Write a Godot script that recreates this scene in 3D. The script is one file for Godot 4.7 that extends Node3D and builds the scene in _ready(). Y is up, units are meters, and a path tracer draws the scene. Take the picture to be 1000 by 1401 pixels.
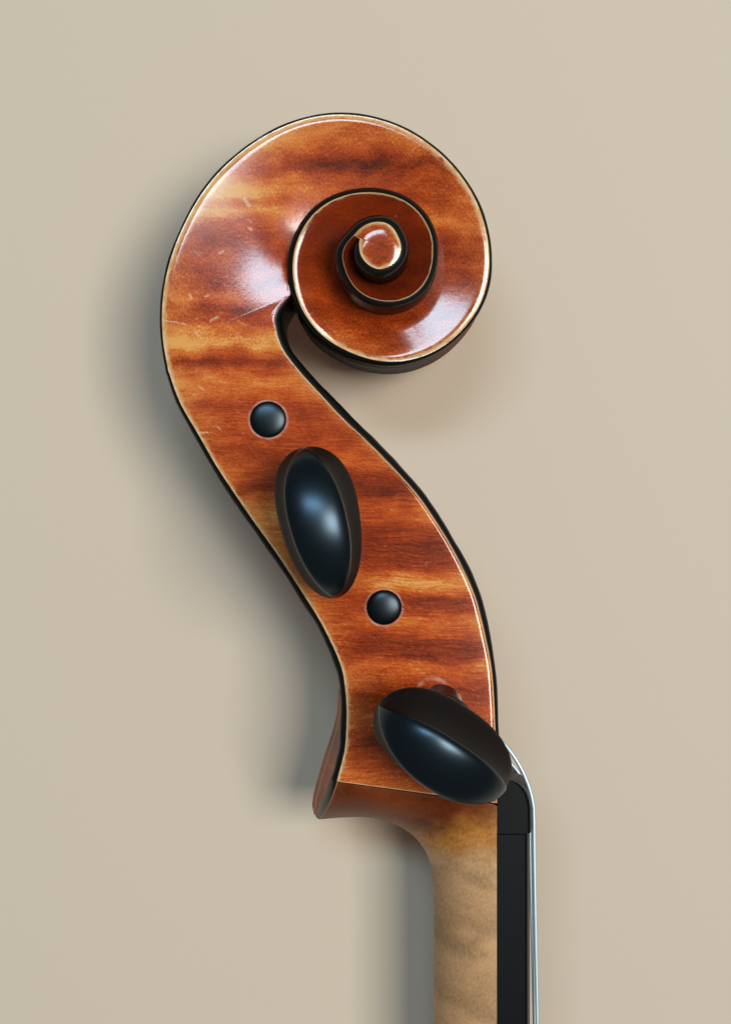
extends Node3D
# A violin head (scroll, pegbox, top of the neck) lying over a beige board. Curves are kept in millimetres;
# z = 0 is the middle plane of the violin, +z is the side seen here.

const MM := 0.001
const PX := 0.11            # millimetres for one unit of the tracing, at z = 10
const EYE := 250.0          # millimetres from the middle plane to the camera

var fibre_noise := FastNoiseLite.new()
var blotch_noise := FastNoiseLite.new()
var fine_noise := FastNoiseLite.new()
var M := {}
var violin: Node3D

func p3(a: float, b: float, z: float) -> Vector3:          # traced point at its own depth, in millimetres
	var k := PX / 240.0 * (EYE - z)
	return Vector3((a - 500.0) * k, (700.5 - b) * k, z)

func _ready():
	set_camera_and_light()
	make_materials()
	build_backdrop()
	violin = Node3D.new()
	violin.name = "violin"
	add_child(violin)
	violin.set_meta("label", "violin head with carved scroll, flamed red-brown varnish, black pegs and pale neck")
	violin.set_meta("category", "violin")
	scatter_nicks()
	build_spiral()
	build_head()
	build_heel_and_neck()
	build_fingerboard()
	build_strings()
	build_pegs()

# ------------------------------------------------------------------ camera, light
func set_camera_and_light():
	var cam := Camera3D.new()
	cam.name = "camera"
	cam.position = Vector3(0, 0, EYE * MM)
	cam.fov = rad_to_deg(2.0 * atan(700.5 * PX / 240.0))
	cam.near = 0.01
	cam.far = 20.0
	add_child(cam)
	cam.current = true
	var env := Environment.new()
	env.background_mode = Environment.BG_COLOR
	env.background_color = Color(0.37, 0.36, 0.345)
	env.background_energy_multiplier = 1.0
	env.tonemap_mode = Environment.TONE_MAPPER_LINEAR
	env.tonemap_exposure = 1.0
	env.sdfgi_enabled = true
	env.ssao_enabled = true
	env.ssil_enabled = true
	var we := WorldEnvironment.new()
	we.name = "environment"
	we.environment = env
	add_child(we)
	lamp("lamp_right", Vector3(0.278, 0.04, 0.88), Vector2(0.30, 0.27), 0.675, Color(1.0, 0.97, 0.935))
	lamp("lamp_window", Vector3(-0.11, 0.295, 0.87), Vector2(0.33, 0.135), 0.30, Color(0.79, 0.92, 1.0))

func lamp(called: String, at: Vector3, size: Vector2, energy: float, tint: Color):
	var l := AreaLight3D.new()
	l.name = called
	l.area_size = size
	l.area_normalize_energy = true
	l.light_energy = energy
	l.light_color = tint
	l.shadow_enabled = true
	l.area_range = 6.0
	add_child(l)
	l.position = at
	l.look_at(Vector3(0, 0, 0))

# ------------------------------------------------------------------ materials
func make_materials():
	fibre_noise.seed = 11; fibre_noise.frequency = 1.0; fibre_noise.fractal_octaves = 3
	blotch_noise.seed = 5; blotch_noise.frequency = 1.0; blotch_noise.fractal_octaves = 4
	fine_noise.seed = 23; fine_noise.frequency = 1.0; fine_noise.fractal_octaves = 2
	var n := FastNoiseLite.new()
	n.seed = 3; n.frequency = 0.03; n.fractal_octaves = 4
	var img := n.get_seamless_image(512, 512)
	img.convert(Image.FORMAT_RGB8)
	var relief := img.duplicate()
	relief.bump_map_to_normal_map(1.5)
	var relief_tex := ImageTexture.create_from_image(relief)
	for spec in [["varnish", 0.11, 0.5], ["neck_wood", 0.55, 0.3], ["heel_wood", 0.42, 0.32], ["wall_wood", 0.45, 0.22]]:
		var m := StandardMaterial3D.new()
		m.vertex_color_use_as_albedo = true
		m.roughness = spec[1]
		m.metallic_specular = spec[2]
		m.normal_enabled = true
		m.normal_texture = relief_tex
		m.normal_scale = 0.05
		M[spec[0]] = m
	for spec in [["ebony", Color(0.165, 0.215, 0.25), 0.30, 0.5], ["ebony_end", Color(0.125, 0.155, 0.175), 0.27, 0.5], ["black_edge", Color(0.045, 0.04, 0.042), 0.3, 0.45], ["fingerboard", Color(0.035, 0.055, 0.07), 0.42, 0.22], ["ebony_satin", Color(0.085, 0.073, 0.07), 0.5, 0.22], ["inside", Color(0.22, 0.12, 0.07), 0.7, 0.3]]:
		var m := StandardMaterial3D.new()
		m.albedo_color = spec[1]
		m.roughness = spec[2]
		m.metallic_specular = spec[3]
		if spec[0] in ["ebony", "ebony_end"]:              # polished ebony mirrors with a cool tint and has next to no colour below the polish
			m.metallic = 0.9
		M[spec[0]] = m
	var s := StandardMaterial3D.new()
	s.albedo_color = Color(0.80, 0.88, 0.92)
	s.metallic = 0.6
	s.roughness = 0.45
	M["string"] = s
	var b := StandardMaterial3D.new()
	b.albedo_color = Color(0.80, 0.752, 0.68)
	b.roughness = 0.9
	b.metallic_specular = 0.2
	M["board"] = b

# ------------------------------------------------------------------ mesh helpers
func commit(called: String, mesh: Mesh, mat: Material, parent: Node, label := "") -> MeshInstance3D:
	var o := MeshInstance3D.new()
	o.name = called
	o.mesh = mesh
	o.material_override = mat
	if label != "":
		o.set_meta("label", label)
	parent.add_child(o, true)
	return o

# rows of points (mm); all rows of one length. colors may be empty.
func grid_mesh(rows: Array, colors: Array = [], normals: Array = []) -> ArrayMesh:
	var nr := rows.size()
	var nc: int = rows[0].size()
	if normals.is_empty():
		normals = grid_normals(rows)
	var v := PackedVector3Array(); var nn := PackedVector3Array(); var c := PackedColorArray(); var uv := PackedVector2Array(); var ix := PackedInt32Array()
	for i in nr:
		var r: PackedVector3Array = rows[i]
		for j in nc:
			v.append(r[j] * MM)
			uv.append(Vector2(r[j].x / 14.0, r[j].y / 14.0))
		nn.append_array(normals[i])
		if not colors.is_empty():
			c.append_array(colors[i])
	for i in nr - 1:
		for j in nc - 1:
			var a := i * nc + j
			ix.append_array([a, a + 1, a + nc, a + 1, a + nc + 1, a + nc])
	return arrays(v, nn, c, uv, ix)

func arrays(v, nn, c, uv, ix) -> ArrayMesh:
	# wind every face so that its front agrees with its normal (clockwise fronts)
	for k in range(0, ix.size(), 3):
		var a: int = ix[k]; var b: int = ix[k + 1]; var d: int = ix[k + 2]
		if (v[b] - v[a]).cross(v[d] - v[a]).dot(nn[a] + nn[b] + nn[d]) > 0.0:
			ix[k + 1] = d
			ix[k + 2] = b
	var arr := []
	arr.resize(Mesh.ARRAY_MAX)
	arr[Mesh.ARRAY_VERTEX] = v
	arr[Mesh.ARRAY_NORMAL] = nn
	if c.size() == v.size():
		arr[Mesh.ARRAY_COLOR] = c
	arr[Mesh.ARRAY_TEX_UV] = uv
	arr[Mesh.ARRAY_INDEX] = ix
	var tan := PackedFloat32Array()
	for i in v.size():
		var t: Vector3 = Vector3(1, 0, 0) - nn[i] * nn[i].x
		t = t.normalized() if t.length() > 0.01 else Vector3(0, 1, 0)
		tan.append_array([t.x, t.y, t.z, 1.0])
	arr[Mesh.ARRAY_TANGENT] = tan
	var m := ArrayMesh.new()
	m.add_surface_from_arrays(Mesh.PRIMITIVE_TRIANGLES, arr)
	return m

func grid_normals(rows: Array) -> Array:
	var out := []
	var nr := rows.size()
	var nc: int = rows[0].size()
	for i in nr:
		var a: PackedVector3Array = rows[maxi(i - 1, 0)]
		var b: PackedVector3Array = rows[mini(i + 1, nr - 1)]
		var r: PackedVector3Array = rows[i]
		var line := PackedVector3Array()
		for j in nc:
			var du: Vector3 = b[j] - a[j]
			var dv: Vector3 = r[mini(j + 1, nc - 1)] - r[maxi(j - 1, 0)]
			var n := dv.cross(du)
			line.append(n.normalized() if n.length() > 1e-9 else Vector3(0, 0, 1))
		out.append(line)
	return out

func flipped(normals: Array) -> Array:
	var out := []
	for l in normals:
		var q := PackedVector3Array()
		for n in l:
			q.append(-n)
		out.append(q)
	return out

func mirror(rows: Array) -> Array:
	var out := []
	for r in rows:
		var q := PackedVector3Array()
		for p in r:
			q.append(Vector3(p.x, p.y, -p.z))
		out.append(q)
	return out

func cr(a, b, c, d, t: float):      # Catmull-Rom
	return 0.5 * ((2.0 * b) + (c - a) * t + (2.0 * a - 5.0 * b + 4.0 * c - d) * t * t + (3.0 * b - a - 3.0 * c + d) * t * t * t)

func along(list, x: float):         # x runs 0 .. size-1
	var n: int = list.size()
	var i := clampi(int(floor(x)), 0, n - 2)
	return cr(list[maxi(i - 1, 0)], list[i], list[i + 1], list[mini(i + 2, n - 1)], x - i)

func table(list: Array, x: float) -> float:
	var lo := 0
	var hi := list.size() - 1
	if x <= list[0][0]: return list[0][1]
	if x >= list[hi][0]: return list[hi][1]
	while hi - lo > 1:
		var m := (lo + hi) >> 1
		if list[m][0] <= x: lo = m
		else: hi = m
	var t: float = (x - list[lo][0]) / (list[hi][0] - list[lo][0])
	t = t * t * (3.0 - 2.0 * t)
	return lerpf(list[lo][1], list[hi][1], t)

# ------------------------------------------------------------------ backdrop
func build_backdrop():
	var m := BoxMesh.new()
	m.size = Vector3(1.2, 1.2, 0.012)
	var o := MeshInstance3D.new()
	o.name = "backdrop"
	o.mesh = m
	o.material_override = M.board
	o.position = Vector3(0, 0, -0.0240 - 0.006)
	o.set_meta("kind", "structure")
	o.set_meta("label", "plain matte beige board behind the violin head")
	add_child(o)

# ------------------------------------------------------------------ the spiral of the scroll
var sp_r := PackedFloat32Array()    # radius, one sample for each degree turned
var sp_z := PackedFloat32Array()
var sp_t0 := 0.0                    # angle of sample 0 (radians), turning clockwise
var hub: Vector3
const SPIRAL := [[296, 637, 10.20], [272, 595, 10.05], [253, 563, 9.90], [239, 532, 9.75], [229, 503, 9.60], [223, 455, 9.56], [222, 417, 9.53], [227, 380, 9.49], [237, 345, 9.45], [250, 315, 9.42], [267, 280, 9.38], [287, 250, 9.35], [320, 217, 9.31], [355, 190, 9.27], [380, 177, 9.24], [412, 164, 9.20], [450, 157, 9.15], [484, 157, 9.09], [519, 164, 9.04], [546, 173, 8.98], [578, 191.6, 8.93], [603, 211, 8.87], [628.5, 239, 8.82], [648.7, 270, 8.76], [662, 305.5, 8.71], [668.5, 340, 8.65], [669, 365, 8.60], [666, 390, 8.53], [652, 425, 8.47], [632, 451, 8.40], [607, 473, 8.33], [578, 487.5, 8.27], [549, 494, 8.20], [525, 494.4, 8.30], [500, 489, 8.40], [472, 478, 8.50], [440, 458, 9.00], [420, 434, 9.70], [411, 418, 10.20], [405, 399.6, 10.50],
	[401, 374, 10.80], [401, 355, 11.00], [407, 329, 11.15], [418, 307, 11.30], [434, 287.6, 11.40], [453, 275, 11.50], [479, 266, 11.62], [507.6, 263, 11.85], [530, 266, 12.08], [552, 274, 12.31], [571.6, 289, 12.66], [583, 305, 13.01], [591, 326, 13.35], [592, 345, 13.70], [589, 367.6, 14.04], [581, 387, 14.39], [565, 403, 14.73], [546, 411, 15.08], [531, 412, 15.31], [507.6, 408, 15.77], [491.6, 399, 16.12], [479, 383.6, 16.46], [471, 364, 17.27], [468, 350, 17.96], [472, 336, 18.66], [479, 328, 19.12], [486, 320, 19.58], [496, 310, 19.81], [507, 305, 20.04], [520, 303.5, 20.15], [531, 306.6, 20.27], [543.6, 322, 20.38], [548.5, 339, 20.44], [543.6, 354, 20.50], [529.6, 365.4, 20.50], [518, 368, 20.50], [503, 361, 20.50], [493, 347, 20.50], [491.5, 336, 20.38], [493, 325, 20.15]]

func build_spiral():
	hub = p3(519.5, 337.5, 19.5)
	var th := PackedFloat32Array(); var rr := PackedFloat32Array(); var zz := PackedFloat32Array()
	var last := 0.0
	for q in SPIRAL:
		var p := p3(q[0], q[1], q[2]) - hub
		var a := atan2(p.y, p.x)
		if th.size() > 0:
			while a > last: a -= TAU
			while a < last - TAU: a += TAU
		th.append(a); last = a
		rr.append(Vector2(p.x, p.y).length()); zz.append(q[2])
	sp_t0 = th[0]
	var n := int((th[0] - th[th.size() - 1]) / deg_to_rad(1.0))
	var k := 0
	for i in n + 1:
		var a := sp_t0 - deg_to_rad(i)
		while k < th.size() - 2 and th[k + 1] > a: k += 1
		var t := (th[k] - a) / (th[k] - th[k + 1])
		sp_r.append(cr(rr[maxi(k - 1, 0)], rr[k], rr[k + 1], rr[mini(k + 2, rr.size() - 1)], t))
		sp_z.append(lerpf(zz[k], zz[k + 1], t))
	for pass_ in 3:                 # take the tracing's jitter out
		var s := sp_r.duplicate(); var s2 := sp_z.duplicate()
		for i in range(6, n - 5):
			var sum := 0.0; var sz := 0.0
			for j in range(-6, 7): sum += s[i + j]; sz += s2[i + j]
			sp_r[i] = sum / 13.0; sp_z[i] = sz / 13.0
	print("spiral turns through ", n, " degrees")

func sp_len() -> float: return float(sp_r.size() - 1)

func edge(d: float) -> Vector3:     # worn edge at d degrees along the spiral
	d = clampf(d, 0.0, sp_len())
	var i := mini(int(d), sp_r.size() - 2)
	var t := d - i
	var a := sp_t0 - deg_to_rad(d)
	var r := lerpf(sp_r[i], sp_r[i + 1], t)
	return Vector3(hub.x + cos(a) * r, hub.y + sin(a) * r, lerpf(sp_z[i], sp_z[i + 1], t))

func outward(d: float) -> Vector3:
	var q := edge(d + 3.0) - edge(d - 3.0)
	return Vector3(-q.y, q.x, 0).normalized()      # turning clockwise: the outside is on the left

func chamfer(d: float) -> float:
	return table([[60, 0.44], [290, 0.44], [350, 0.85], [420, 0.85], [700, 0.85], [790, 1.15], [sp_len() - 60, 1.1], [sp_len() - 30, 0.8], [sp_len() - 2, 0.1]], d)

func foot(d: float) -> Vector3:
	return edge(d) + outward(d) * chamfer(d)

func chamfer_drop(d: float) -> float: return 0.75 * chamfer(d) + 0.15

# ------------------------------------------------------------------ wood colour
const BANDS_LEFT := [[150, 0.7], [180, 0.85], [205, 0.7], [225, 0.6], [245, 0.85], [262, 0.95], [275, 0.75], [290, 0.9], [305, 0.6], [330, 0.5], [360, 0.55], [385, 0.5], [405, 0.7], [420, 0.4], [440, 0.6], [455, 0.85], [472, 0.95], [485, 0.6], [497, 0.35], [508, 0.65], [520, 0.85], [535, 0.7], [552, 0.5], [575, 0.55], [600, 0.5], [625, 0.45], [650, 0.55], [672, 0.3], [685, 0.6], [700, 0.8], [720, 0.75], [750, 0.7], [780, 0.65], [800, 0.7], [820, 0.65], [845, 0.6], [870, 0.4], [890, 0.3], [905, 0.5], [930, 0.6], [945, 0.35], [965, 0.5], [985, 0.55], [1000, 0.4], [1020, 0.25], [1040, 0.45], [1060, 0.6], [1090, 0.5]]
const BANDS_RIGHT := [[150, 0.65], [175, 0.6], [200, 0.55], [222, 0.3], [240, 0.45], [262, 0.5], [285, 0.6], [305, 0.65], [330, 0.45], [360, 0.4], [400, 0.4], [450, 0.4], [500, 0.4], [540, 0.45], [580, 0.45], [605, 0.5], [631, 0.65], [650, 0.3], [672, 0.25], [690, 0.6], [712, 0.55], [728, 0.35], [750, 0.3], [770, 0.35], [785, 0.7], [797, 0.9], [808, 0.75], [822, 0.3], [835, 0.4], [850, 0.75], [865, 0.6], [880, 0.25], [895, 0.3], [908, 0.7], [925, 0.55], [945, 0.35], [970, 0.5], [1000, 0.45], [1040, 0.5], [1090, 0.5]]
const RAMP := [[0.0, Vector3(0.040, 0.009, 0.005)], [0.25, Vector3(0.17, 0.022, 0.006)], [0.45, Vector3(0.32, 0.041, 0.008)], [0.65, Vector3(0.49, 0.082, 0.012)], [0.85, Vector3(0.60, 0.17, 0.028)], [1.0, Vector3(0.69, 0.34, 0.09)]]
const CREAM := Vector3(0.76, 0.58, 0.35)
const THIN := [[295, 258, 45, 16, 0.28], [285, 292, 42, 10, 0.24], [250, 470, 40, 14, 0.22], [345, 195, 60, 12, 0.15], [245, 415, 25, 16, 0.2], [470, 222, 75, 13, -0.22], [610, 300, 40, 10, 0.15], [585, 800, 60, 9, 0.12], [600, 712, 40, 8, 0.12], [380, 705, 25, 14, 0.15]]     # where the varnish is rubbed thin or lies thick
const NICKS := [[219, 437, 254, 443, 1.2], [288, 438, 298, 433, 1.6], [334, 270, 341, 280, 2.6], [341, 311, 344, 313, 2.0], [268, 455, 275, 462, 1.5], [300, 345, 306, 342, 1.4], [281, 405, 286, 403, 1.4], [270, 592, 284, 592, 1.1], [298, 584, 301, 587, 1.2], [260, 403, 262, 407, 1.5], [272, 528, 279, 534, 1.0]]

var nicks := {}
func scatter_nicks():               # dents and hairline scratches, filed by 16-unit cells
	var list := []
	for q in NICKS: list.append(q + [0.42])
	var rng := RandomNumberGenerator.new()
	rng.seed = 77
	for i in 150:
		var px := rng.randf_range(220, 670); var py := rng.randf_range(160, 1060)
		if rng.randf() < 0.45: px = rng.randf_range(222, 330); py = rng.randf_range(230, 650)
		var a := rng.randf_range(-0.9, 0.9) + (PI / 2.0 if rng.randf() < 0.3 else 0.0)
		var l := pow(rng.randf(), 2.5) * 26.0
		list.append([px, py, px + cos(a) * l, py + sin(a) * l, rng.randf_range(0.45, 0.9) if l > 4.0 else rng.randf_range(0.5, 1.3), rng.randf_range(0.05, 0.26)])
	for q in list:
		for u in range(int((minf(q[0], q[2]) - 4.0) / 16.0), int((maxf(q[0], q[2]) + 4.0) / 16.0) + 1):
			for v in range(int((minf(q[1], q[3]) - 4.0) / 16.0), int((maxf(q[1], q[3]) + 4.0) / 16.0) + 1):
				var k := Vector2i(u, v)
				if not nicks.has(k): nicks[k] = []
				nicks[k].append(q)

func ramp(b: float) -> Vector3:
	b = clampf(b, 0.0, 1.0)
	for i in RAMP.size() - 1:
		if b <= RAMP[i + 1][0]:
			return RAMP[i][1].lerp(RAMP[i + 1][1], (b - RAMP[i][0]) / (RAMP[i + 1][0] - RAMP[i][0]))
	return RAMP[RAMP.size() - 1][1]

func wood(p: Vector3, from_edge: float, wear: float, deep: float, soft: float) -> Color:
	var x := 500.0 + p.x / PX
	var y := 700.5 - p.y / PX
	var wob := blotch_noise.get_noise_2d(x * 0.006, y * 0.009) * 11.0 + fine_noise.get_noise_2d(x * 0.03, y * 0.03) * 3.0
	var side := smoothstep(0.25, 0.75, (x - 250.0) / 380.0 if y < 560.0 else (x - (y - 560.0) * 0.35 - 270.0) / 240.0)
	var b := lerpf(table(BANDS_LEFT, y + wob), table(BANDS_RIGHT, y + wob), side)
	var blot := blotch_noise.get_noise_2d(x * 0.02 + 40.0, y * 0.035)
	b += blot * lerpf(0.11, 0.22, soft)
	var wave := fine_noise.get_noise_2d(x * 0.012 + 9.0, y * 0.02) * 5.0
	var lines := fibre_noise.get_noise_2d(x * 0.012, (y + wave) * 0.36)
	b += lines * lerpf(0.24, 0.10, soft)
	var thread := fibre_noise.get_noise_2d(x * 0.008 + 70.0, (y + wave * 1.4) * 0.16)
	b += maxf(0.0, 0.05 - absf(thread)) * 5.0 * (1.0 - soft)
	b = 0.52 + (b - 0.5) * 0.92 - 0.05 * soft
	var grain := fine_noise.get_noise_2d(x * 0.45 + y * 0.12 * soft, y * 0.16 - x * 0.1 * soft)
	b += grain * lerpf(0.10, 0.24, soft)
	b += fine_noise.get_noise_2d(x * 0.7, y * 0.7) * 0.07
	var fleck := fine_noise.get_noise_2d(x * 0.10 + 31.0, (y + wave) * 0.85)
	b -= maxf(0.0, fleck - 0.22) * lerpf(0.32, 0.3, soft)
	b -= 0.02 * smoothstep(560.0, 640.0, y)
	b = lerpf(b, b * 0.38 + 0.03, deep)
	for q in THIN: b += q[4] * exp(-pow((x - q[0]) / q[2], 2.0) - pow((y - q[1]) / q[3], 2.0))
	var c := ramp(b)
	var w := fine_noise.get_noise_2d(x * 0.05, y * 0.05) * 0.75 + fine_noise.get_noise_2d(x * 0.5, y * 0.5) * 0.35
	var k := clampf(1.15 - from_edge / (wear * (1.0 + w)), 0.0, 1.0)
	k = k * k * (3.0 - 2.0 * k)
	var halo := exp(-from_edge / (wear * 3.5)) * 0.5 * (1.0 - deep)
	var worn := CREAM.lerp(Vector3(0.58, 0.30, 0.09), clampf(0.35 + w * 1.3, 0.0, 0.9))
	c = c.lerp(ramp(b + 0.35), halo).lerp(worn, k * 0.92)
	var cell := Vector2i(int(x / 16.0), int(y / 16.0))
	if nicks.has(cell):
		for q in nicks[cell]:
			var a := Vector2(q[0], q[1]); var e := Vector2(q[2], q[3])
			var near := Geometry2D.get_closest_point_to_segment(Vector2(x, y), a, e)
			var d := near.distance_to(Vector2(x, y)) + w * 1.2
			if d < q[4]: c = c.lerp(CREAM, q[5])
	for q in PEG_ENDS:
		if absf(x - q[0]) > 40.0 or absf(y - q[1]) > 40.0: continue
		var d := Vector2(x - q[0], y - q[1]).length()
		if absf(d - q[2]) < q[3]: c = c.lerp(Vector3(0.50, 0.40, 0.34), (1.0 - absf(d - q[2]) / q[3]) * clampf(q[4] + w, 0.0, 1.0))
	return Color(c.x, c.y, c.z)
const PEG_ENDS := [[367, 574, 26.2, 1.5, 0.75], [525.5, 831, 25.2, 1.4, 0.6], [592, 950, 23.0, 3.5, 0.35]]

# ------------------------------------------------------------------ pegbox and scroll
# left edge, right edge, z of each, black chamfer of each
const BOX := [[461, 1069, 680, 1099, 11.60, 11.71, 0.95, 0.5], [467, 1046, 680, 1062, 11.52, 11.58, 0.95, 0.5], [472, 1024, 679, 1028, 11.44, 11.45, 0.95, 0.5], [474, 994, 677.3, 994, 11.33, 11.33, 0.95, 0.55], [474, 962, 676, 962, 11.22, 11.22, 0.95, 0.6], [470, 925, 673.5, 925, 11.09, 11.09, 0.95, 0.65],
	[462.5, 900, 670, 900, 11.00, 11.00, 0.95, 0.7], [452, 877, 665, 876, 10.92, 10.91, 0.95, 0.75], [437, 848, 658.5, 848, 10.81, 10.81, 0.95, 0.85], [417, 816, 650, 817, 10.70, 10.70, 0.95, 0.95], [395, 782, 636, 784, 10.58, 10.59, 0.95, 1], [373, 749, 617, 747, 10.46, 10.46, 0.95, 1],
	[347, 713, 596, 713, 10.34, 10.34, 0.95, 1], [323, 678, 571, 677, 10.21, 10.21, 0.9, 1], [296, 637, 541, 643, 10.07, 10.09, 0.85, 1], [272, 595, 505, 606, 9.92, 9.96, 0.75, 1], [253, 563, 470, 573, 9.80, 9.84, 0.65, 1.05], [245, 547, 441, 542, 9.75, 9.73, 0.6, 1.1],
	[239, 532, 410, 508, 9.69, 9.60, 0.55, 1.1], [234.5, 519, 387, 477, 9.65, 9.64, 0.52, 1.1], [232, 511, 376.5, 446, 9.62, 9.60, 0.5, 1.1], [230.3, 506, 378, 426, 9.60, 9.53, 0.5, 0.9]]

func build_head():
	var pa := PackedVector3Array(); var pb := PackedVector3Array(); var ca := PackedFloat32Array(); var cb := PackedFloat32Array()
	for q in BOX:
		pa.append(p3(q[0], q[1], q[4])); pb.append(p3(q[2], q[3], q[5])); ca.append(q[6]); cb.append(q[7])
	# where the inner turn meets the throat: the spiral one turn further on
	var d0 := 0.0
	var want := p3(391, 409, 7.0)
	var best := 1e9
	for i in range(330, 470):
		var e := Vector2(foot(i).x - want.x, foot(i).y - want.y).length()
		if e < best: best = e; d0 = float(i) - 360.0
	print("pegbox hands over to the spiral at ", d0)
	var f0 := foot(d0 + 360.0); f0.z = 9.42
	pa.append(edge(d0)); pb.append(f0); ca.append(chamfer(d0)); cb.append(0.3)
	var n_box := pa.size() - 1
	var A := PackedVector3Array(); var B := PackedVector3Array(); var CA := PackedFloat32Array(); var CB := PackedFloat32Array(); var H := PackedFloat32Array(); var D := PackedFloat32Array()
	var x := 0.0
	while x < n_box - 0.0001:
		var gap: float = maxf((pa[mini(int(x) + 1, n_box)] - pa[int(x)]).length(), (pb[mini(int(x) + 1, n_box)] - pb[int(x)]).length())
		A.append(along(pa, x)); B.append(along(pb, x)); CA.append(along(ca, x)); CB.append(along(cb, x))
		H.append(0.0); D.append(-1.0)
		x += 0.16 / gap
	var split := A.size()
	var d := d0
	var end := sp_len()
	while d + 360.0 < end:
		var a := edge(d)
		var b := foot(d + 360.0)
		b.z = a.z - table([[d0, 0.17], [d0 + 26, 0.85], [d0 + 45, 0.95], [d0 + 90, 1.0], [d0 + 150, 1.05], [d0 + 210, 1.05], [d0 + 265, 1.15], [d0 + 300, 1.9], [d0 + 340, 2.1], [d0 + 420, 2.4], [end - 480, 2.5], [end - 400, 2.6], [end - 372, 1.8], [end - 360, 0.4]], d)
		A.append(a); B.append(b); CA.append(chamfer(d)); CB.append(0.0); H.append(table([[d0, 0.0], [d0 + 270, 0.0], [d0 + 420, 0.2], [end - 360, 0.05]], d)); D.append(d)
		d += rad_to_deg(0.16 / maxf((a - hub).length(), 4.0))
	# --- the carved side: rows of points from the worn edge inwards
	var NV := 130
	var rows := []; var cols := []
	for i in A.size():
		var line := PackedVector3Array(); var cl := PackedColorArray()
		var a := A[i]; var b := B[i]
		var w := Vector2(b.x - a.x, b.y - a.y).length()
		var lip := minf(1.0, w / 8.0)
		var in_box := clampf(1.0 - float(i - split + 300) / 300.0, 0.0, 1.0)
		var turn: float = maxf(D[i] - d0, 0.0) if D[i] > -0.5 or i >= split else 0.0
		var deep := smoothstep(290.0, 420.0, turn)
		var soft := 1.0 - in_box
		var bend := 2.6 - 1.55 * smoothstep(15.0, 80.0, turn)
		for j in NV + 1:
			var v := float(j) / NV
			v = v - sin(v * TAU) * 0.06          # closer together at both edges
			var p := a.lerp(b, v)
			p.z = lerpf(a.z, b.z, pow(v, bend))
			p.z -= H[i] * sin(PI * pow(v, 0.8)) * minf(1.0, w / 7.0)
			var ea := w * v
			var eb := w * (1.0 - v)
			p.z -= 0.15 * lip * exp(-pow(ea / lerpf(0.32, 0.6, soft), 2.0))
			if i < split: p.z -= 0.18 * exp(-pow(eb / 0.28, 2.0)) * (1.0 - smoothstep(split - 60.0, float(split), i))
			line.append(p)
			var wear := lerpf(0.55, 0.85, soft)
			var from := ea
			if i < split - 40: from = minf(ea, eb * 1.9)
			if i < split and i < 400: from = minf(from, maxf(0.0, i * 0.16 * 1.6))
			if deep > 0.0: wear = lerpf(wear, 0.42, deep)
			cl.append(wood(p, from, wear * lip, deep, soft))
		rows.append(line); cols.append(cl)
	for pass_ in 18:                # blend the flat side into the hollow of the volute
		for j in range(1, NV):
			var run := PackedFloat32Array()
			for i in range(split - 240, split + 160): run.append(rows[i][j].z)
			var sum := 0.0
			for i in 31: sum += run[i]
			for i in range(15, 384):
				var q: Vector3 = rows[split - 240 + i][j]
				var ease := smoothstep(15.0, 60.0, i) * (1.0 - smoothstep(330.0, 383.0, i)) * smoothstep(0.0, 14.0, j) * smoothstep(0.0, 10.0, NV - j)
				q.z = lerpf(q.z, sum / 31.0, ease)
				rows[split - 240 + i][j] = q
				sum += run[i + 16] - run[i - 15] if i < 384 else 0.0
	var nor := grid_normals(rows)
	if nor[200][60].z < 0.0: nor = flipped(nor)
	commit("pegbox_side", grid_mesh(rows.slice(0, split + 1), cols.slice(0, split + 1), nor.slice(0, split + 1)), M.varnish, violin, "flat flamed orange-brown pegbox side")
	commit("scroll_volute", grid_mesh(rows.slice(split), cols.slice(split), nor.slice(split)), M.varnish, violin, "hollowed spiral of the scroll in glossy red-brown varnish")
	# far side, coarser
	var fr := []; var fc := []
	for i in range(0, rows.size(), 4):
		var l := PackedVector3Array(); var c := PackedColorArray()
		for j in range(0, NV + 1, 5):
			var p: Vector3 = rows[i][j]
			l.append(Vector3(p.x, p.y, -p.z)); c.append(cols[i][j])
		fr.append(l); fc.append(c)
	var fn := grid_normals(fr)
	if fn[50][12].z > 0.0: fn = flipped(fn)
	commit("pegbox_side", grid_mesh(fr, fc, fn), M.varnish, violin, "far side of pegbox and scroll")
	# --- the black chamfer outside the worn edge, and the walls under it
	var out_a := PackedVector3Array()
	for i in A.size():
		var t := (A[mini(i + 1, A.size() - 1)] - A[maxi(i - 1, 0)])
		out_a.append(Vector3(-t.y, t.x, 0).normalized())
	var ch := []
	for i in A.size():
		ch.append(chamfer_line(A[i] - Vector3(0, 0, 0.15 * minf(1.0, Vector2(B[i].x - A[i].x, B[i].y - A[i].y).length() / 8.0)), out_a[i], CA[i]))
	# the last turn of the spiral, round the eye
	while d <= end:
		ch.append(chamfer_line(edge(d) - Vector3(0, 0, 0.1), outward(d), chamfer(d)))
		d += 1.0
	# chin: the edge leaves the side and runs round under the heel to the middle
	var chin_a := [p3(437, 1121, 0.0), p3(444, 1111, 4.5), p3(451, 1098, 8.0), p3(457, 1082, 10.4), A[0]]
	var chin_o := [p3(431, 1115, 0.0), p3(438, 1099, 4.8), p3(445, 1084, 8.0), p3(450, 1071, 9.9), ch[0][ch[0].size() - 1]]
	var pre := []
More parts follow.
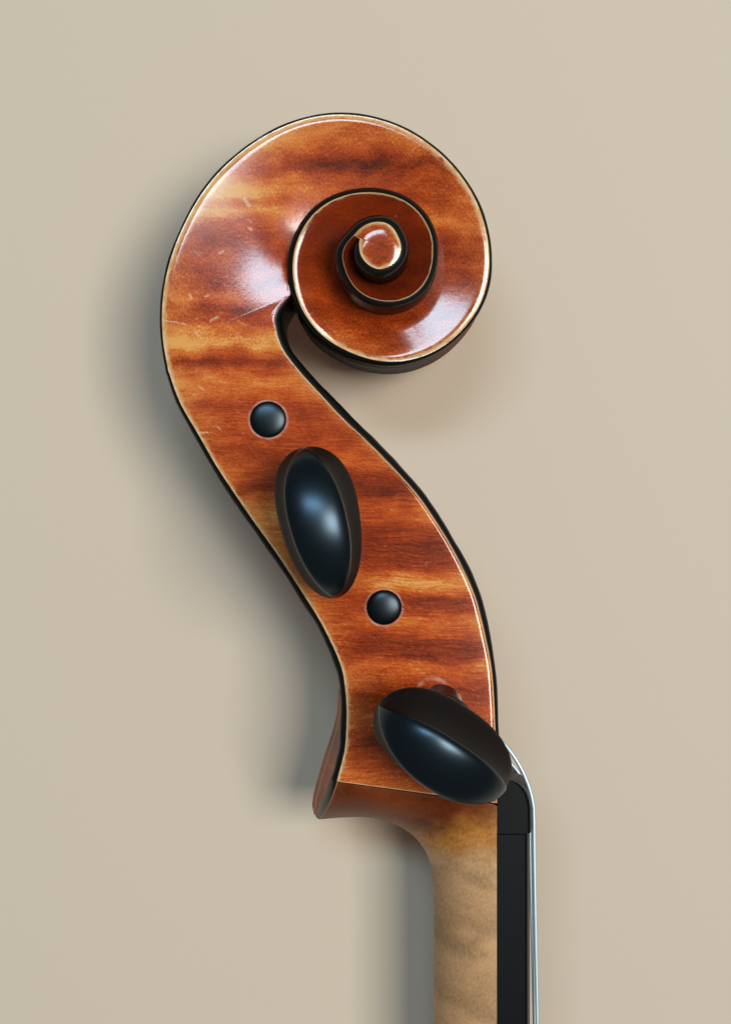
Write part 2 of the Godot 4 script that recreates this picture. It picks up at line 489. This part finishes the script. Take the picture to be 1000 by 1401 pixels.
	for i in 40:
		var a: Vector3 = along(chin_a, i / 40.0 * 4.0)
		var o: Vector3 = along(chin_o, i / 40.0 * 4.0)
		var l := PackedVector3Array()
		var lift := (p3(425, 1125, 12) - p3(440, 1100, 6)).normalized() * 0.25
		for j in ch[0].size():
			var q: float = float(j) / (ch[0].size() - 1)
			l.append(a.lerp(o, q) + lift * sin(q * PI))
		pre.append(l)
	var strip := pre + ch
	var sn := grid_normals(strip)
	if sn[pre.size() + 200][3].z < 0.0: sn = flipped(sn)
	commit("blackened_edge", grid_mesh(strip, [], sn), M.black_edge, violin, "black painted chamfer round the scroll and back edge")
	var ms := mirror(strip)
	commit("blackened_edge", grid_mesh(ms), M.black_edge, violin, "black painted chamfer on the far side")
	# --- the back, from one chamfer to the other, two shallow flutes and a ridge
	var back_mid := [[431, 1115, 429.5, 1114.5], [438, 1099, 427, 1101], [445, 1084, 429, 1086], [450, 1071, 432, 1074], [455, 1058, 436, 1060], [464, 1033, 444, 1033], [469, 1002, 455, 1000], [469, 977, 461.5, 975], [466, 943, 463, 943]]
	var back := []; var bc := []
	var n_back := pre.size() + split + int((360.0) / rad_to_deg(0.16 / 20.0)) + 20000
	for i in range(0, strip.size(), 2):
		if i >= pre.size() + split and D[mini(i - pre.size(), D.size() - 1)] > d0 + 352.0: break
		var o: Vector3 = strip[i][strip[i].size() - 1]
		var mid := Vector3(o.x, o.y, 0.0)
		var nrm: Vector3 = out_a[maxi(i - pre.size(), 0)]
		var opx := 500.0 + o.x / (PX / 240.0 * (EYE - o.z))
		var opy := 700.5 - o.y / (PX / 240.0 * (EYE - o.z))
		if opy > 935.0 and opx < 520.0:
			# distance along the traced list, by height
			for k in back_mid.size() - 1:
				if opy <= back_mid[k][1] and opy >= back_mid[k + 1][1]:
					var t: float = (back_mid[k][1] - opy) / (back_mid[k][1] - back_mid[k + 1][1])
					mid = p3(lerpf(back_mid[k][2], back_mid[k + 1][2], t), lerpf(back_mid[k][3], back_mid[k + 1][3], t), 0.0)
			if opy >= 1115.0: mid = p3(429.5, 1114.5, 0.0)
		else:
			mid -= nrm * 0.2
		var l := PackedVector3Array(); var c := PackedColorArray()
		for j in 81:
			var q := float(j) / 40.0
			var s := 1.0 if q <= 1.0 else -1.0
			var f := q if q <= 1.0 else 2.0 - q
			var bulge := sin(f * PI / 2.0)
			var p := Vector3(lerpf(o.x, mid.x, bulge), lerpf(o.y, mid.y, bulge), o.z * (1.0 - f) * s)
			p -= nrm * 0.55 * sin(PI * f) * minf(1.0, o.z / 5.0)
			l.append(p)
			var near_mid := absf(f - 0.72) * o.z
			var tone := wood(p, 5.0, 0.5, 0.35, 0.6) if near_mid > 0.45 else Color(0.40, 0.17, 0.08)
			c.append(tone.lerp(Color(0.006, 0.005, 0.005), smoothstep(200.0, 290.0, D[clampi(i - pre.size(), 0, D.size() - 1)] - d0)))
		back.append(l); bc.append(c)
	var bn := grid_normals(back)
	if bn[200][40].x > 0.0: bn = flipped(bn)
	commit("scroll_back", grid_mesh(back, bc, bn), M.heel_wood, violin, "red-brown fluted back of the scroll with a pale ridge")
	# --- walls under the inner turns
	var walls := []; var wc := []
	var e := d0 + 350.0
	while e <= end:
		var o := foot(e)
		var top := o.z - 0.22 - chamfer_drop(e) + 0.15
		var low := edge(e - 360.0).z - 3.6
		var l := PackedVector3Array(); var c := PackedColorArray()
		for j in 7:
			var p := Vector3(o.x, o.y, lerpf(top, minf(low, top - 0.2), j / 6.0)) + outward(e) * 0.02 * j
			l.append(p)
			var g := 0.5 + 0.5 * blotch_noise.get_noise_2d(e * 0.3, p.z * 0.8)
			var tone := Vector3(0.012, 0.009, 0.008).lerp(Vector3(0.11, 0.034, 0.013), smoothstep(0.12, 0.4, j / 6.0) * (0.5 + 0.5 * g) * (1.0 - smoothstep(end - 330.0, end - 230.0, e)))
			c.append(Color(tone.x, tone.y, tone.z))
		walls.append(l); wc.append(c)
		e += 1.0
	var wn := grid_normals(walls)
	if wn[100][3].dot(outward(d0 + 450.0)) < 0.0: wn = flipped(wn)
	commit("scroll_wall", grid_mesh(walls, wc, wn), M.wall_wood, violin, "dark upright wall of the inner turns")
	commit("scroll_wall", grid_mesh(mirror(walls), wc), M.varnish, violin, "wall of the inner turns on the far side")
	# --- the eye: a slightly domed disc inside the last turn
	for s in [1.0, -1.0]:
		var disc := []; var dc := []
		var mid := hub; mid.z = 20.5
		var r0 := end - 360.0
		for i in 121:
			var a := edge(r0 + 360.0 * i / 120.0)
			if i == 120: a = edge(r0)
			a.z -= 0.1
			var fade := smoothstep(0.0, 40.0, float(i))
			var l := PackedVector3Array(); var c := PackedColorArray()
			for j in 21:
				var q := float(j) / 20.0
				var p := a.lerp(mid, q)
				p.z = lerpf(a.z, mid.z, 1.0 - pow(1.0 - q, 5.0)) + 0.02 * (p.y - hub.y)
				l.append(Vector3(p.x, p.y, p.z * s))
				var from := q * (a - mid).length()
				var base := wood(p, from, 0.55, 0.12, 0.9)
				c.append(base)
			disc.append(l); dc.append(c)
		var dn := grid_normals(disc)
		if dn[60][10].z * s < 0.0: dn = flipped(dn)
		commit("scroll_eye", grid_mesh(disc, dc, dn), M.varnish, violin, "round red-brown eye of the scroll with a pale worn rim" if s > 0.0 else "eye of the scroll on the far side")
	# --- right edge of the pegbox: chamfer, land, hollow inside
	var rc := []; var land := []; var hollow := []
	for i in range(0, split + 1, 2):
		var k := mini(i, split - 1)
		var t := B[mini(k + 1, split - 1)] - B[maxi(k - 1, 0)]
		var o := Vector3(t.y, -t.x, 0).normalized()
		var cl := chamfer_line(B[k] - Vector3(0, 0, 0.15), o, CB[k])
		rc.append(cl)
		var r: Vector3 = cl[cl.size() - 1]
		var fade := 1.0 - smoothstep(split * 0.62, split * 0.8, float(k))
		var zi := (B[k].z - 5.0) * fade
		var m := r.lerp(A[k], 0.68 * fade)
		var l := PackedVector3Array(); var h := PackedVector3Array()
		for j in 5: l.append(Vector3(r.x, r.y, lerpf(r.z, zi, j / 4.0)))
		land.append(l)
		h.append(Vector3(r.x, r.y, zi)); h.append(Vector3(m.x, m.y, zi)); h.append(Vector3(m.x, m.y, -zi)); h.append(Vector3(r.x, r.y, -zi))
		hollow.append(h)
	var rn := grid_normals(rc)
	if rn[50][3].z < 0.0: rn = flipped(rn)
	commit("blackened_edge", grid_mesh(rc, [], rn), M.black_edge, violin, "black chamfer along the open front of the pegbox")
	commit("blackened_edge", grid_mesh(mirror(rc)), M.black_edge, violin, "black chamfer on the far front edge")
	var ln := grid_normals(land)
	if ln[50][2].x < 0.0: ln = flipped(ln)
	commit("pegbox_rim", grid_mesh(land, [], ln), M.black_edge, violin)
	commit("pegbox_rim", grid_mesh(mirror(land)), M.black_edge, violin)
	commit("pegbox_hollow", grid_mesh(hollow), M.inside, violin, "dark hollow between the pegbox walls")

func chamfer_line(a: Vector3, o: Vector3, c: float) -> PackedVector3Array:
	c *= 1.0 + 0.22 * blotch_noise.get_noise_2d(a.x * 0.09, a.y * 0.09)
	var l := PackedVector3Array()
	for j in 8:
		var f := j / 7.0 * PI / 2.0
		l.append(a + o * (c * (sin(f) * 0.75 + j / 7.0 * 0.25)) - Vector3(0, 0, (0.75 * c + 0.15) * ((1.0 - cos(f)) * 0.7 + j / 7.0 * 0.3)))
	return l

# ------------------------------------------------------------------ heel and neck
func build_heel_and_neck():
	var top := [[461, 1070, 11.3], [500, 1075.5, 11.1], [540, 1081, 11.1], [580, 1087, 11.1], [620, 1092.5, 11.1], [677.5, 1101.5, 11.2], [679.5, 1120, 11.3], [679.5, 1150, 11.4], [679.5, 1180, 11.5], [679.5, 1225, 11.5], [679.5, 1300, 11.5], [679.5, 1800, 11.5]]
	var low := [[437, 1121], [470, 1118.5], [503, 1118.5], [528, 1124], [549, 1132], [568, 1146], [580, 1162], [588, 1180], [592, 1200], [593.7, 1225], [593.7, 1300], [593, 1800]]
	var chin := [p3(461, 1069.5, 11.5), p3(457, 1082, 10.4), p3(451, 1098, 8.0), p3(444, 1111, 4.5), p3(437, 1121, 0.0)]
	var NJ := 90
	var knots := []
	for i in top.size():
		var t := p3(top[i][0], top[i][1], top[i][2])
		var b := p3(low[i][0], low[i][1], 0.0)
		var l := []
		for j in NJ + 1:
			var f := float(j) / NJ
			var ph := f * PI / 2.0
			var p := t.lerp(b, sin(ph)); p.z = t.z * cos(ph)
			var straight := t.lerp(b, f); straight.z = t.z * (1.0 - pow(f, 1.6))
			var flat: float = 0.0 if i > 7 else [1.0, 0.75, 0.6, 0.5, 0.4, 0.3, 0.15, 0.05][i]
			p = p.lerp(straight, flat)
			if i == 0: p = along(chin, f * 4.0)
			l.append(p)
		knots.append(l)
	var rows := []; var cols := []
	var stops := PackedFloat32Array()
	var cut := 0
	for i in top.size() - 1:
		if i == 7: cut = stops.size()
		var n := int(maxf(Vector2(top[i + 1][0] - top[i][0], top[i + 1][1] - top[i][1]).length(), 30.0) / 1.3)
		for k in n: stops.append(i + float(k) / n)
	stops.append(top.size() - 1.0)
	for x in stops:
		var l := PackedVector3Array(); var c := PackedColorArray()
		var i := clampi(int(x), 0, top.size() - 2)
		for j in NJ + 1:
			var p: Vector3 = cr(knots[maxi(i - 1, 0)][j], knots[i][j], knots[i + 1][j], knots[mini(i + 2, top.size() - 1)][j], x - i)
			l.append(p)
			c.append(neck_colour(p).lerp(Color(0.42, 0.22, 0.10), 0.75 * (1.0 - smoothstep(0.03, 0.09, x))))
		rows.append(l); cols.append(c)
	for s in [1.0, -1.0]:
		var r := rows if s > 0.0 else mirror(rows)
		var n := grid_normals(r)
		if n[350][10].z * s < 0.0: n = flipped(n)
		commit("heel", grid_mesh(r.slice(0, cut + 1), cols.slice(0, cut + 1), n.slice(0, cut + 1)), M.heel_wood, violin, "dark brown curved heel under the pegbox" if s > 0.0 else "far half of the heel")
		commit("neck", grid_mesh(r.slice(cut), cols.slice(cut), n.slice(cut)), M.neck_wood, violin, "bare pale maple neck with faint mottling" if s > 0.0 else "far half of the bare maple neck")
	# ledge under the pegbox side
	var ledge := []
	for k in 41:
		var q := k / 40.0
		var a := p3(lerpf(461, 680, q), lerpf(1069, 1099, q), 11.5)
		var b := p3(lerpf(461, 657, q), lerpf(1069.5, 1098.4, q) + 0.8, 10.9)
		ledge.append(PackedVector3Array([a, a.lerp(b, 0.5), b]))
	var ln := grid_normals(ledge)
	if ln[20][1].z < 0.0: ln = flipped(ln)
	commit("pegbox_ledge", grid_mesh(ledge, [], ln), M.inside, violin)

func neck_colour(p: Vector3) -> Color:
	var x := 500.0 + p.x / PX
	var y := 700.5 - p.y / PX
	var n1 := blotch_noise.get_noise_2d(x * 0.012 + 100.0, y * 0.02)
	var n2 := fine_noise.get_noise_2d(x * 0.25 + y * 0.1, y * 0.12)
	var n3 := fine_noise.get_noise_2d(x * 0.8 + y * 0.5, y * 0.35 - x * 0.2)
	var bands := sin(y * 0.062 + n1 * 3.0 + x * 0.012)
	var bare := Vector3(0.44, 0.262, 0.130) * (1.0 + 0.20 * n1 + 0.20 * n2 + 0.20 * n3 + 0.14 * bands)
	var brown := Vector3(0.145, 0.033, 0.009) * (1.0 + 0.5 * n1 + 0.2 * n2)
	var gold := Vector3(0.42, 0.175, 0.040) * (1.0 + 0.3 * n1 + 0.35 * n2)
	var g := smoothstep(1095.0, 1150.0, y + (x - 640.0) * 0.35 + n1 * 20.0)
	var b := smoothstep(1150.0, 1195.0, y + (x - 640.0) * 0.10 + n1 * 25.0)
	var c := brown.lerp(gold, g).lerp(bare, b)
	# pale worn line beside the black edge of the chin
	return Color(maxf(c.x, 0.004), maxf(c.y, 0.004), maxf(c.z, 0.003))

# ------------------------------------------------------------------ fingerboard, nut, strings
func crown(z: float) -> float: return 1.35 * (1.0 - pow(z / 11.7, 2.0))    # how much the arched top rises, mm

func build_fingerboard():
	var base := 0.0
	# cross-section of the board at one end, in x and z
	var rows := []
	var a0 := p3(680.4, 1141, 11.7)
	var a1 := p3(680.4, 1801, 11.7)
	var wide := p3(720.8, 1141, 11.7).x
	for y in [a0.y, a0.y - 0.15, lerpf(a0.y, a1.y, 0.33), lerpf(a0.y, a1.y, 0.66), a1.y]:
		var inset := 0.12 if y == a0.y else 0.0
		rows.append(board_section(a0.x, wide, y, inset))
	commit("fingerboard", solid(rows), M.fingerboard, violin, "black ebony fingerboard on the pale neck")
	var nr := []
	for q in [[1140.6, 724.2], [1140.0, 724.5], [1125, 724.6], [1106, 724.3], [1096, 722.6], [1086, 719.5], [1078, 714.5], [1072, 707.5], [1068.5, 700.0], [1067, 692]]:
		var e := p3(q[1], q[0], 11.5)
		nr.append(board_section(p3(680.6, 1140, 11.5).x, e.x, e.y, 0.0, 11.5))
	commit("nut", solid(nr), M.fingerboard, violin, "rounded black nut that the strings pass over")

func board_section(x0: float, x1: float, y: float, inset: float, half := 11.7) -> PackedVector3Array:
	var l := PackedVector3Array()
	l.append(Vector3(x0, y, -half + inset)); l.append(Vector3(x1 - 0.35 - inset, y, -half + inset))
	for k in 15:
		var z := lerpf(-half + 0.3, half - 0.3, k / 14.0)
		l.append(Vector3(x1 + crown(z) - inset, y, z))
	l.append(Vector3(x1 - 0.35 - inset, y, half - inset)); l.append(Vector3(x0, y, half - inset))
	return l

func solid(rows: Array) -> ArrayMesh:          # closed sections lofted, flat-shaded, with end caps
	var st := SurfaceTool.new()
	st.begin(Mesh.PRIMITIVE_TRIANGLES)
	st.set_smooth_group(-1)
	var n: int = rows[0].size()
	for i in rows.size() - 1:
		for j in n:
			var k := (j + 1) % n
			for p in [rows[i][j], rows[i + 1][j], rows[i][k], rows[i][k], rows[i + 1][j], rows[i + 1][k]]: st.add_vertex(p * MM)
	for e in [0, rows.size() - 1]:
		var mid := Vector3.ZERO
		for p in rows[e]: mid += p / n
		for j in n:
			var a: Vector3 = rows[e][j]; var b: Vector3 = rows[e][(j + 1) % n]
			for p in ([mid, a, b] if e == 0 else [mid, b, a]): st.add_vertex(p * MM)
	st.generate_normals()
	return st.commit()

func build_strings():
	var paths := [
		[[640, 975, 4.0], [668, 1000, 6.2], [686, 1014, 7.2], [700, 1031, 7.8], [713, 1052, 8], [723.5, 1077, 8], [729, 1100, 8], [730.2, 1118, 8], [730.8, 1171, 8], [732.2, 1257, 8], [734, 1343, 8], [735.5, 1440, 8], [741, 1800, 8]],
		[[600, 930, 1.0], [660, 1000, 2.2], [690, 1034, 2.7], [700, 1046, 2.7], [709, 1057, 2.7], [718, 1072, 2.7], [725.5, 1094, 2.7], [728, 1118, 2.7], [728.6, 1171, 2.7], [729.8, 1257, 2.7], [731, 1343, 2.7], [732, 1440, 2.7], [737.5, 1800, 2.7]],
		[[600, 930, -1.0], [660, 1000, -2.2], [690, 1036, -2.7], [700, 1048, -2.7], [708, 1060, -2.7], [716, 1075, -2.7], [722.5, 1096, -2.7], [724.8, 1118, -2.7], [725.4, 1171, -2.7], [727, 1257, -2.7], [729, 1343, -2.7], [731, 1440, -2.7], [737, 1800, -2.7]],
		[[640, 975, -4.0], [668, 1000, -6.2], [690, 1040, -7.8], [697, 1052, -8], [703, 1064, -8], [709, 1080, -8], [714.5, 1098, -8], [716.2, 1118, -8], [717, 1171, -8], [719.5, 1257, -8], [722, 1343, -8], [724.5, 1440, -8], [733, 1800, -8]]]
	var radii := [0.31, 0.27, 0.22, 0.15]
	for k in 4:
		var pts := PackedVector3Array()
		for q in paths[k]: pts.append(p3(q[0], q[1], q[2]))
		var fine := PackedVector3Array()
		for i in (pts.size() - 1) * 10 + 1: fine.append(along(pts, i / 10.0))
		commit("string", tube(fine, radii[k]), M.string, violin)

func tube(path: PackedVector3Array, r: float) -> ArrayMesh:
	var rows := []; var nn := []
	for i in path.size():
		var t := (path[mini(i + 1, path.size() - 1)] - path[maxi(i - 1, 0)]).normalized()
		var s := t.cross(Vector3(0, 0, 1)).normalized()
		var u := s.cross(t)
		var l := PackedVector3Array(); var n := PackedVector3Array()
		for j in 13:
			var f := TAU * j / 12.0
			var o := s * cos(f) + u * sin(f)
			l.append(path[i] + o * r); n.append(o)
		rows.append(l); nn.append(n)
	return grid_mesh(rows, [], nn)

# ------------------------------------------------------------------ pegs
func build_pegs():
	# far pegs: only their round ends stand out of this side
	for q in [[367, 574, 9.88, 2.72], [525.5, 831, 10.78, 2.62]]:
		var root := part_root("tuning_peg", "rounded black end of a peg whose head is on the far side")
		var c := p3(q[0], q[1], q[2])
		var prof := [[0.0, -22.0 - c.z + 14.0], [3.4, -8.0 - c.z], [q[3], -0.4], [q[3], 0.25]]
		commit("shaft", lathe(c, Vector3(0, 0, 1), [[3.3, -c.z - 12.0], [q[3] + 0.02, -0.3], [q[3], 0.12]]), M.ebony, root)
		var dome := []
		for j in 13:
			var f := j / 12.0 * PI / 2.0
			dome.append([q[3] * cos(f), 0.12 + (0.42 if q[3] > 2.7 else 0.5) * sin(f)])
		commit("peg_end", lathe(c, Vector3(0, 0, 1), dome), M.ebony_end, root)
	peg_head(p3(443, 714, 10.4), Vector2(36, 211), Vector3(-0.01, 0.0, 1), 10.9, 5.7, 0.06, 0.14, "upper peg with its black head turned upright")
	peg_head(p3(603, 968, 11.3), Vector2(168, 122), Vector3(-0.03, -0.275, 1), 10.9, 6.4, 0.0, 0.0, "lower peg with its black head turned aslant")

func part_root(called: String, label: String) -> Node3D:
	var r := Node3D.new()
	r.name = called
	violin.add_child(r, true)
	r.set_meta("label", label)
	return r

func lathe(at: Vector3, axis: Vector3, prof: Array) -> ArrayMesh:
	axis = axis.normalized()
	var s := axis.cross(Vector3(0, 1, 0)).normalized()
	var u := axis.cross(s)
	var rows := []
	for q in prof:
		var l := PackedVector3Array()
		for j in 49:
			var f := TAU * j / 48.0
			l.append(at + axis * q[1] + (s * cos(f) + u * sin(f)) * q[0])
		rows.append(l)
	var n := grid_normals(rows)
	for i in rows.size():            # close the seam
		var nl: PackedVector3Array = n[i]
		var sum: Vector3 = (nl[0] + nl[48]).normalized()
		if prof[i][0] < 0.01: 
			for j in 49: nl[j] = axis
		else:
			nl[0] = sum; nl[48] = sum
		n[i] = nl
	var mid: Vector3 = rows[1][0] - at
	mid -= axis * mid.dot(axis)
	if n[1][0].dot(mid) < 0.0: n = flipped(n)
	return grid_mesh(rows, [], n)

func peg_head(at: Vector3, dir: Vector2, axis: Vector3, half: float, wide: float, lean: float, egg: float, label: String):
	var root := part_root("tuning_peg", label)
	var w := axis.normalized()
	var u := Vector3(dir.x, -dir.y, 0).normalized()
	u = (u - w * u.dot(w)).normalized()
	var v := w.cross(u)
	commit("shaft", lathe(at, w, [[2.7, -24.0], [3.2, -4.0], [3.5, 6.0], [3.7, 6.2]]), M.ebony, root)
	commit("collar", lathe(at, w, [[3.7, 6.0], [4.5, 6.3], [4.8, 6.8], [4.5, 7.4], [3.9, 7.9], [3.7, 9.2]]), M.ebony, root)
	var base := at + w * 8.6
	var rows := []
	var NT := 90
	for i in NT + 1:
		var t := -cos(PI * (i + 0.0) / NT)
		var g := sqrt(maxf(1.0 - t * t, 0.0))
		var b := 4.0 * pow(maxf(1.0 - pow(absf(t), 2.3), 0.0), 0.72) * (1.0 - egg * 0.5 * t)       # half width of the rim
		var c := wide * pow(maxf(1.0 - pow(absf(t), 2.4), 0.0), 0.48) * (1.0 - egg * t)                                        # half width at the belly
		var top := 5.5 + 8.2 * pow(g, 0.9)
		var low := 5.5 - 5.5 * pow(g, 0.9)
		var belly := 5.5 - 0.5 * g
		var crease := top - 1.35 * g
		var half_ring := []
		for k in 7:                                                         # under side, out to the belly
			var f := k / 6.0 * PI / 2.0
			half_ring.append(Vector2(c * sin(f), lerpf(belly, low, cos(f))))
		for k in range(1, 13):                                              # hollow cheek up to the crease
			var f := k / 12.0
			half_ring.append(Vector2(lerpf(c, b, f) - 0.9 * g * sin(PI * f) * (0.6 + 0.4 * f), lerpf(belly, crease, f)))
		for k in range(1, 11):                                              # rounded rim
			var f := k / 10.0
			half_ring.append(Vector2(b * cos(f * PI / 2.0), crease + (top - crease) * sin(f * PI / 2.0)))
		var l := PackedVector3Array()
		for q in half_ring: l.append(base + u * (half * t) + v * (q.x + lean * t * q.y) + w * q.y)
		for k in range(half_ring.size() - 2, -1, -1): l.append(base + u * (half * t) - v * (half_ring[k].x - lean * t * half_ring[k].y) + w * half_ring[k].y)
		rows.append(l)
	var n := grid_normals(rows)
	var top_j := 28
	if n[45][top_j].dot(w) < 0.0: n = flipped(n)
	for e in [0, NT]:
		var nl := PackedVector3Array()
		for j in rows[0].size(): nl.append(u * (-1.0 if e == 0 else 1.0))
		n[e] = nl
	var nj: int = rows[0].size()
	for cut in [["peg_rim", 17, nj - 18, "ebony"], ["peg_cheek", 0, 18, "ebony_satin"], ["peg_cheek", nj - 19, nj - 1, "ebony_satin"]]:
		var pr := []; var pn := []
		for i in NT + 1:
			var a: PackedVector3Array = rows[i]; var b: PackedVector3Array = n[i]
			pr.append(a.slice(cut[1], cut[2] + 1)); pn.append(b.slice(cut[1], cut[2] + 1))
		if cut[0] == "peg_rim" or cut[0] == "peg_cheek":
			pn = grid_normals(pr)
			for i in NT + 1:
				var line: PackedVector3Array = pn[i]
				for j in line.size():
					var want: Vector3 = n[i][j + cut[1]]
					if i == 0 or i == NT: line[j] = want
					elif line[j].dot(want) < 0.0: line[j] = -line[j]
				pn[i] = line
		commit(cut[0], grid_mesh(pr, [], pn), M[cut[3]], root)
